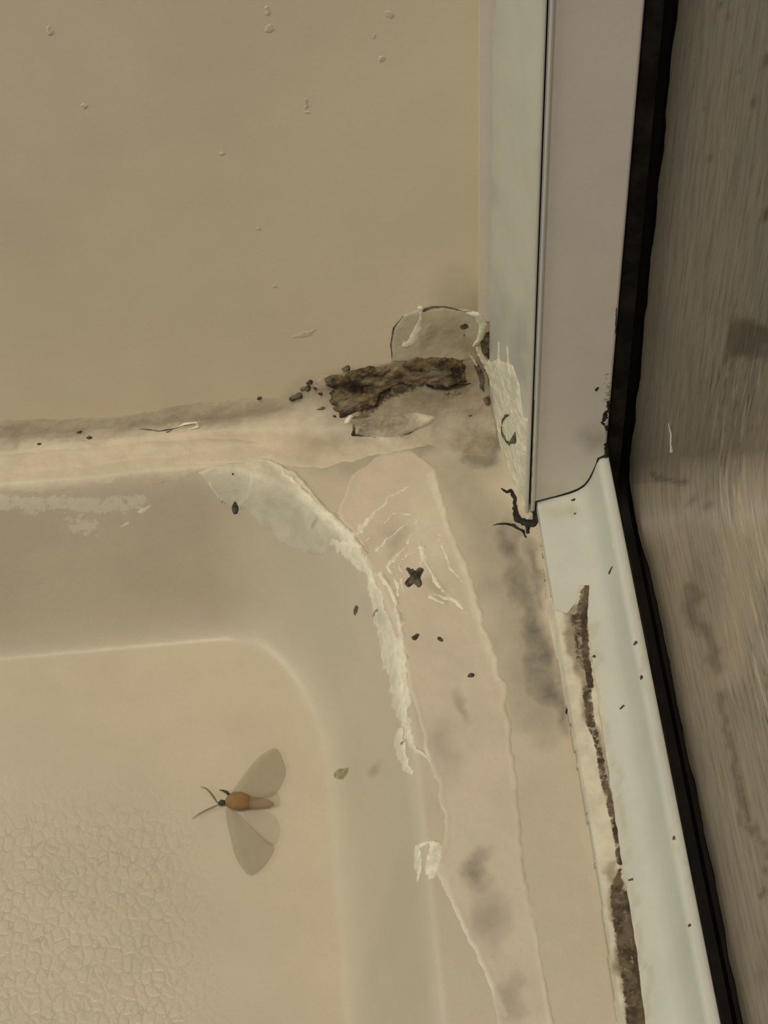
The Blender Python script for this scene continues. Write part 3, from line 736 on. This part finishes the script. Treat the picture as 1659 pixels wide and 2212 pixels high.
fl = patch('caulk_flap', 'cove', [('p', [(745, 905), (800, 895), (900, 890), (945, 900), (935, 915), (895, 935), (860, 948), (820, 946), (775, 940), (765, 938), (762, 920)])], M_CAULK,
           th=1.3, edge=1.0, res=.36, wob=.35, ws=4, amp=.45, asc=4, seed=71,
           masks=[('stain', 'e', 830, 915, 110, 44, 0, .85, .6), ('dark', 'e', 780, 930, 16, 12, 0, .55, .9), ('dark', 'l', [(765, 940), (800, 946)], 3, 3, .6)],
           label='lifted tan caulk flap hanging below the brown mold', cat='caulk')
patch('mold_edge', 'cove', [('l', [(767, 915), (764, 940), (790, 943), (815, 946)], [.8, .7, .4, .2]), ('l', [(858, 948), (885, 936), (915, 918), (938, 906)], [.15, .45, .4, .15])], M_MOLD,
      th=1.2, edge=.3, res=.25, wob=.3, ws=2, amp=.1, seed=72, parent=fl)['label'] = 'dark mold line under the flap'
patch('cream_crumb', 'cove', [('l', [(758, 900), (750, 912)], [1.1, 1.3])], M_FLAKE, th=2.0, edge=.8, res=.25, wob=.2, amp=.1, seed=73,
      label='small rounded cream crumb at the left end of the lifted caulk flap', cat='crumb')
# green-grey mold at jamb foot
patch('green_mold', 'cove', [('p', [(1022, 785), (1036, 788), (1046, 805), (1048, 830), (1046, 850), (1036, 838), (1030, 810)])], M_GRNMOLD, th=.9, edge=.5, res=.3, wob=.3, ws=2, amp=.2, seed=81,
      label='grey-green mold streak between the brown corner caulk and the jamb', cat='mold')
patch('dark_mold', 'wall', [('p', [(1036, 742), (1050, 728), (1066, 738), (1066, 782), (1054, 774), (1042, 760)])],
      M_MOLD, th=.7, edge=.4, res=.3, wob=.3, ws=2, amp=.2, seed=82, masks=[('dark', 'e', 1058, 760, 14, 22, 0, .5, .9)],
      label='dark brown mold pocket right of the silicone blob', cat='mold')
bmn = patch('black_mold', 'tray', [('l', [(1112, 1098), (1118, 1122), (1135, 1128), (1150, 1132), (1160, 1118), (1157, 1095)], [.7, 1.2, 1.5, 1.4, 1.0, .8]), ('l', [(1140, 1128), (1140, 1150)], [1.1, .5]),
                             ('l', [(1085, 1057), (1095, 1063), (1103, 1059), (1112, 1075), (1114, 1100)], [.35, .45, .45, .6, .4]),
                             ('l', [(1064, 1134), (1090, 1130), (1108, 1134), (1130, 1148), (1136, 1160)], [.1, .4, .6, .4, .3]),
                             ('p', [(1148, 1088), (1156, 1090), (1160, 1130), (1150, 1125)])], M_BLKMOLD,
      th=.6, edge=.4, res=.22, wob=.3, ws=1.6, amp=.15, asc=1.5, seed=83, label='black branching mold at the foot of the jamb seam', cat='mold')
patch('caulk_crumb', 'tray', [('l', [(1139, 1122), (1144, 1118)], [.7, .8])], M_CAULK, th=1.3, edge=.6, res=.22, wob=.1, seed=84, label='tiny tan crumb caught in the black mold at the jamb foot', cat='crumb')
patch('edge_mold', 'plate', [('p', [(1302, 895), (1311, 885), (1312, 905), (1306, 912), (1299, 908)]), ('l', [(1300, 912), (1306, 918)], [.4, .4]), ('l', [(1288, 842), (1292, 838)], [.5, .3]), ('l', [(1309, 922), (1311, 930)], [.5, .3]),
                             ('l', [(1313, 868), (1315, 890)], [.3, .4]), ('l', [(1308, 960), (1310, 985)], [.4, .6])], M_BLKMOLD,
      th=.3, edge=.2, res=.22, wob=.3, ws=1.2, amp=.05, seed=85, label='black mold spots on the right edge of the jamb face', cat='mold')
patch('joint_shade', 'plate', [('l', [(1156, 1083), (1180, 1077), (1215, 1069), (1240, 1062), (1262, 1050), (1278, 1030), (1287, 1008), (1292, 990), (1306, 984)], [.12, .2, .3, .42, .45, .4, .35, .3, .3])], M_BLKMOLD,
      th=.25, edge=.2, res=.22, wob=.05, amp=0, seed=86, label='dark curved line of painted shade where the jamb meets the threshold', cat='painted shade')  # black strip painted in for the shade under the plate's coped edge
patch('brown_grit', 'cove', [('l', [(1046, 862), (1054, 872)], [.8, .6])], M_MOLD, th=1.1, edge=.4, res=.25, wob=.3, ws=1.5, seed=87, label='brown grit beside the jamb caulk right of the tan flap', cat='grit')

# ================================================================ GRIT, SPECKS, FLECKS
GROUPS = {'dirt_speck': 'grit specks on the tray and its caulk', 'grit_fleck': 'grit flecks on the threshold', 'mold_spot': 'mold spots along the caulk bead', 'dried_drip': 'dried drips on the wall'}
def speck(name, host, x, y, r, label, mat=M_SPECK, cat='grit', group=None, asp=1.0, ang=0, th=.5, wob=.25, seed=None):
    group = GROUPS.get(name)
    a = math.radians(ang); r = r / 6.0      # pixel radius to mm
    h_ = HOST[host]
    dx, dy = math.cos(a) * r * 6 * (asp - 1), math.sin(a) * r * 6 * (asp - 1)
    sd_ = int(x * 7 + y) % 991 if seed is None else seed
    return patch(name, host, [('l', [(x - dx, y - dy), (x + dx + .01, y + dy)], [r * .8, r])], mat, th=th, edge=max(.15, r * .4), res=max(.12, r / 5), wob=r * wob * 1.6, ws=max(.6, r * 1.3),
                 amp=th * .3, asc=.8, seed=sd_, label=label, cat=cat, group=group)
patch('dirt_speck', 'tray', [('l', [(882, 1232), (893, 1240), (898, 1252)], [1.1, 1.6, 1.6]), ('l', [(908, 1233), (896, 1250), (882, 1262)], [1.3, 2.0, 1.5]), ('l', [(900, 1256), (906, 1266)], [1.6, 1.0])], M_SPECK,
      th=.9, edge=.5, res=.22, wob=.3, ws=1.6, amp=.2, asc=1.5, seed=91, label='large brown cross-shaped grit flake on the ledge caulk', cat='grit', group=GROUPS['dirt_speck'])
speck('dirt_speck', 'tray', 897, 1377, 8, 'round dark grit speck on the ledge, left of the pair below the brown flake', asp=1.3, ang=-25, th=1.0)
speck('dirt_speck', 'tray', 947, 1381, 7, 'broken dark grit speck on the ledge, right of the pair below the brown flake', wob=.6, th=1.0)
speck('dirt_speck', 'tray', 1013, 1458, 7, 'single dark grit speck lowest on the ledge beside the grey mold', wob=.5, th=1.0)
speck('dirt_speck', 'tray', 500, 1026, 7, 'oval brown speck in the upper part of the corner smear', asp=1.4, th=.9)
speck('dirt_speck', 'tray', 508, 1097, 5, 'dark speck at the lower rim of the corner smear', asp=1.4, ang=-35, th=1.0)
speck('dirt_speck', 'tray', 813, 1322, 8, 'olive speck beside the crusty ridge on the tray slope', M_OLIVE, asp=1.3, ang=80, th=.6)
speck('dirt_speck', 'tray', 768, 1320, 5, 'faint grey speck on the tray slope left of the olive speck', M_GRNMOLD, asp=1.5, ang=50, th=.15)
speck('dirt_speck', 'tray', 840, 1404, 4, 'tiny dark sliver on the tray slope beside the ridge', M_GRNMOLD, asp=2.2, ang=-65, th=.4)
speck('dirt_speck', 'tray', 866, 1612, 5, 'tiny olive speck on the inner rim below the crusty ridge', M_OLIVE, th=1.6)
speck('dirt_speck', 'tray', 737, 1671, 11, 'round olive spot on the tray slope right of the moth', M_OLIVE, wob=.05, th=.25, asp=1.7, ang=0)
speck('dirt_speck', 'tray', 1228, 1532, 6, 'black oval speck tucked against the threshold caulk', M_BLKMOLD, asp=2.0, ang=78, th=1.5)
speck('dirt_speck', 'cove', 1016, 898, 5, 'small dark dot on the tan caulk near the corner', th=.9)
for (x, y, r, asp, ang, t) in [(1318, 1233, 4, 1.5, -40, 'small dark fleck at the top of the threshold near the jamb'), (1373, 1388, 4, 1.5, 60, 'small grey hook-shaped fleck near the outer lip of the threshold'),
                               (1385, 1463, 3, 2.2, 80, 'tiny brown fleck below the grey one on the threshold lip'), (1344, 1528, 3.4, 2.4, -45, 'slanted brown sliver midway down the threshold'),
                               (1456, 1810, 4, 1.5, 90, 'small triangular dark fleck on the lower threshold'), (1362, 1900, 3, 2.6, -10, 'dark sliver touching the mildew line on the lower threshold'),
                               (1490, 1998, 3, 1.3, 80, 'lowest tiny dark fleck on the threshold'), (1283, 1418, 4, 1.5, 30, 'faint grey fleck beside the mildew on the threshold'),
                               (1238, 1080, 3.5, 1.8, -5, 'small brown fleck on the threshold under the jamb'), (1242, 1110, 3, 1.3, 0, 'second small brown fleck on the threshold under the jamb')]:
    speck('grit_fleck', 'track', x, y, r * .72, t, asp=asp, ang=ang, th=.25)
for (x, y, r, asp, ang, t) in [(637, 859, 9, 1.9, -22, 'largest dark spot left of the brown mold'), (660, 839, 7, 1.5, -10, 'dark spot just above the largest one left of the brown mold'),
                               (692, 883, 9, 1.4, -12, 'dark oval spot below the left end of the brown mold'), (747, 796, 7, 1.5, -20, 'dark spot above the left end of the brown mold'),
                               (668, 826, 5, 1.5, -30, 'small brown spot in the cluster left of the brown mold, topmost'), (681, 838, 3.5, 1.4, 40, 'tiny spot in the middle of the cluster left of the brown mold'),
                               (692, 850, 4, 1.5, 10, 'tiny spot closest to the left edge of the brown mold'), (722, 899, 5, 1.3, 0, 'faint spot under the left end of the brown mold')]:
    speck('mold_spot', 'cove', x, y, r, t, asp=asp, ang=ang, th=1.0, mat=M_GRNMOLD if r > 6 else M_SPECK, cat='mold spot')
for (x, y, r, asp, ang, t) in [(84, 958, 7, 1.2, 0, 'brown spot at the far left of the long caulk bead'), (172, 932, 6, 1.3, 0, 'upper brown spot of the pair on the long caulk bead'),
                               (192, 945, 8, 1.3, -20, 'lower brown spot of the pair on the long caulk bead'), (560, 860, 4, 1.3, -30, 'tiny brown spot on the upper edge of the caulk, mid-wall')]:
    speck('mold_spot', 'cove', x, y, r, t, asp=asp, ang=ang, th=1.0, cat='mold spot')
patch('caulk_tear', 'cove', [('l', [(378, 922), (400, 914), (425, 912), (428, 922), (400, 930)], [.3, .7, .8, .7, .4])], M_FLAKE, th=1.2, edge=.4, res=.25, wob=.2, seed=95, label='raised cream torn tip on the long caulk bead', cat='caulk')
patch('caulk_crack', 'cove', [('l', [(300, 925), (345, 930), (370, 926), (396, 918)], [.2, .35, .4, .25]), ('l', [(360, 933), (372, 928)], [.4, .3])], M_GRNMOLD, th=1.0, edge=.2, res=.2, wob=.2, seed=96, label='dark grey crack beside the torn tip on the caulk bead', cat='crack')
for (pts, t) in [([(245, 1140), (265, 1132), (280, 1122), (280, 1135)], 'thin cream flake below the long bead, the lower one near the flaky area'),
                 ([(292, 1110), (305, 1098), (325, 1092), (318, 1102), (298, 1112)], 'cream flake below the long bead, nearest the corner smear')]:
    patch('caulk_flake', 'tray', [('p', pts)], M_FLAKE, th=.3, edge=.2, res=.22, wob=.2, seed=len(t), label=t, cat='flake')
for (x, y, r, asp, ang, t) in [(582, 62, 9, 1.2, 70, 'largest pale dried drip near the top of the wall'), (577, 22, 5, 2.0, 90, 'faint drip above the largest pale drip'), (180, 229, 6, 1.1, 0, 'small pale dried drip on the left of the wall'),
                               (107, 66, 6, 1.6, 80, 'faint dried drip at the upper left of the wall'), (661, 222, 3.5, 3.2, 85, 'thin streaky dried drip right of the wall centre'), (663, 242, 1.6, 4, 0, 'tiny pale dash under the streaky dried drip'),
                               (842, 30, 8, 1.3, 80, 'blurry pale drip at the top right of the wall'), (826, 126, 6, 1.2, 60, 'pale drip below the blurry top right one'), (479, 332, 6, 1.3, -20, 'faint pale drip in the middle of the wall'),
                               (808, 77, 2.5, 2, 90, 'tiny pale dot between the two upper right drips'), (557, 494, 4, 1.2, 0, 'tiny faint drip low in the middle of the wall'), (592, 617, 4, 1.3, 90, 'tiny faint drip nearest the pale scuff on the wall')]:
    speck('dried_drip', 'wall', x, y, r, t, mat=M_DRIP, asp=asp, ang=ang, th=.25, cat='dried drip')
patch('wall_scuff', 'wall', [('l', [(632, 727), (650, 725), (668, 720), (680, 712)], [.5, 1.2, 1.4, .4])], M_DRIP, th=.12, edge=.3, res=.25, wob=.5, ws=2, amp=.05, seed=97, label='pale scuff on the wall left of the silicone blob', cat='scuff')
patch('white_splinter', 'woodwall', [('l', [(1444, 915), (1449, 938), (1449, 962), (1450, 976)], [.10, .25, .25, .5])], M_LINT, th=.5, edge=.15, res=.15, wob=.1, seed=98, label='bright white upright splinter on the grey wood panel', cat='splinter')

# ================================================================ MOTH
def moth():
    P0 = np.array([HOST['tray'].inv(525, 1740)]); x0, y0 = P0[0]; z0 = float(tray_z(x0, y0))
    root = empty('moth', (x0, y0, z0)); tag(root, 'small tan moth with spread wings resting on the tray floor', 'moth')
    def mat(name, c, a=1.0, r=.8):
        m = bpy.data.materials.new(name); m.use_nodes = True; nt = m.node_tree; b = nt.nodes['Principled BSDF']
        tc = nt.nodes.new('ShaderNodeTexCoord'); n = nt.nodes.new('ShaderNodeTexNoise'); n.inputs['Scale'].default_value = 600
        nt.links.new(tc.outputs['Object'], n.inputs['Vector'])
        x = nt.nodes.new('ShaderNodeMix'); x.data_type = 'RGBA'
        x.inputs['A'].default_value = (*[v * .8 for v in c], 1); x.inputs['B'].default_value = (*[v * 1.15 for v in c], 1)
        nt.links.new(n.outputs['Fac'], x.inputs['Factor']); nt.links.new(x.outputs['Result'], b.inputs['Base Color'])
        b.inputs['Roughness'].default_value = r; b.inputs['Alpha'].default_value = a
        b.inputs['Specular IOR Level'].default_value = .1
        return m
    mw = mat('moth_wing', (.34, .28, .18), .19); mw2 = mat('moth_hindwing', (.38, .32, .22), .10); mb = mat('moth_fur', (.34, .19, .085), .7); ma = mat('moth_abdomen', (.42, .29, .19), .45)
    mh_ = mat('moth_head', (.06, .06, .04)); ml = mat('moth_limb', (.20, .14, .08), .55)
    def loft(name, pts, rad, m_, zoff=0.4, flat=.6, seg=10):
        c = [np.array([*HOST['tray'].inv(*p), 0]) for p in pts]
        for q_, r in zip(c, rad): q_[2] = float(tray_z(q_[0], q_[1])) + zoff + r * flat
        V = []; n = len(c)
        for i in range(n):
            d = c[min(i + 1, n - 1)] - c[max(i - 1, 0)]; d /= np.linalg.norm(d) + 1e-9
            s_ = np.cross(d, [0, 0, 1]); s_ /= np.linalg.norm(s_)
            u = np.cross(s_, d)
            for k in range(seg):
                a = 2 * math.pi * k / seg
                V.append(c[i] + s_ * rad[i] * math.cos(a) + u * rad[i] * flat * math.sin(a))
        Fc = [(i * seg + k, i * seg + (k + 1) % seg, (i + 1) * seg + (k + 1) % seg, (i + 1) * seg + k) for i in range(n - 1) for k in range(seg)]
        Fc += [tuple(range(seg))[::-1], tuple((n - 1) * seg + k for k in range(seg))]
        return put(root, obj(name, V, Fc, m_))
    loft('head', [(472, 1742), (475, 1741), (480, 1740), (486, 1739), (489, 1738)], [.15, .7, 1.05, .8, .3], mh_, 1.0, .9)
    loft('thorax', [(488, 1737), (495, 1737), (505, 1738), (520, 1739), (535, 1740), (545, 1740)], [.8, 2.0, 3.0, 3.2, 2.6, 1.6], mb, .6, .7, 14)
    loft('abdomen', [(538, 1740), (552, 1741), (568, 1741), (582, 1741), (592, 1740)], [2.3, 2.1, 1.8, 1.4, .5], ma, .5, .7, 12)
    loft('antenna', [(471, 1738), (462, 1725), (453, 1713), (444, 1706), (434, 1703)], [.16, .34, .28, .2, .08], ml, 1.2, .6, 6)
    loft('antenna', [(471, 1743), (460, 1748), (445, 1755), (430, 1763), (416, 1773)], [.16, .28, .28, .22, .08], ml, 1.2, .6, 6)
    loft('leg', [(498, 1722), (490, 1714), (482, 1710), (474, 1709)], [.45, .5, .3, .1], mh_, .6, .7, 6)
    def wing(name, outline, m_, lift):
        c = np.array(outline, float)
        # smooth closed outline, fan grid
        n = len(c); t = np.linspace(0, n, 72, endpoint=False)
        def cr(v, i, f):
            p0, p1, p2, p3 = v[(i - 1) % n], v[i % n], v[(i + 1) % n], v[(i + 2) % n]
            return .5 * (2 * p1 + (p2 - p0) * f + (2 * p0 - 5 * p1 + 4 * p2 - p3) * f ** 2 + (3 * p1 - p0 - 3 * p2 + p3) * f ** 3)
        o_ = np.array([cr(c, int(a), a - int(a)) for a in t]); cen = c.mean(0)
        V = []; K = 7
        for k in range(K):
            f = (k + 1) / K
            for j, p in enumerate(o_):
                q_ = cen + (p - cen) * f
                x, y = HOST['tray'].inv(*q_)
                rt = np.hypot(*(q_ - c[0])) / 150.
                V.append((x, y, float(tray_z(x, y)) + lift + .9 * (1 - rt) + .12 * math.sin(j * .9) * f))
        x, y = HOST['tray'].inv(*cen); V.append((x, y, float(tray_z(x, y)) + lift + .6))
        m_n = len(o_)
        Fc = [(k * m_n + j, k * m_n + (j + 1) % m_n, (k + 1) * m_n + (j + 1) % m_n, (k + 1) * m_n + j) for k in range(K - 1) for j in range(m_n)]
        Fc += [(K * m_n, (j + 1) % m_n, j) for j in range(m_n)]
        o = obj(name, V, Fc, m_); thicken(o, .1, 0)
        return put(root, o)
    wing('forewing', [(500, 1722), (520, 1690), (550, 1650), (575, 1628), (598, 1620), (612, 1645), (618, 1670), (608, 1700), (590, 1722), (545, 1735), (515, 1738)], mw, 1.0)
    wing('hindwing', [(520, 1736), (560, 1725), (595, 1712), (606, 1735), (590, 1748), (550, 1745)], mw2, .7)
    wing('forewing', [(492, 1752), (520, 1765), (545, 1790), (572, 1815), (592, 1830), (588, 1850), (565, 1880), (542, 1893), (525, 1880), (508, 1850), (498, 1810), (490, 1775)], mw, 1.0)
    wing('hindwing', [(525, 1752), (555, 1752), (590, 1762), (605, 1790), (602, 1815), (588, 1830), (565, 1815), (540, 1785)], mw2, .7)
moth()
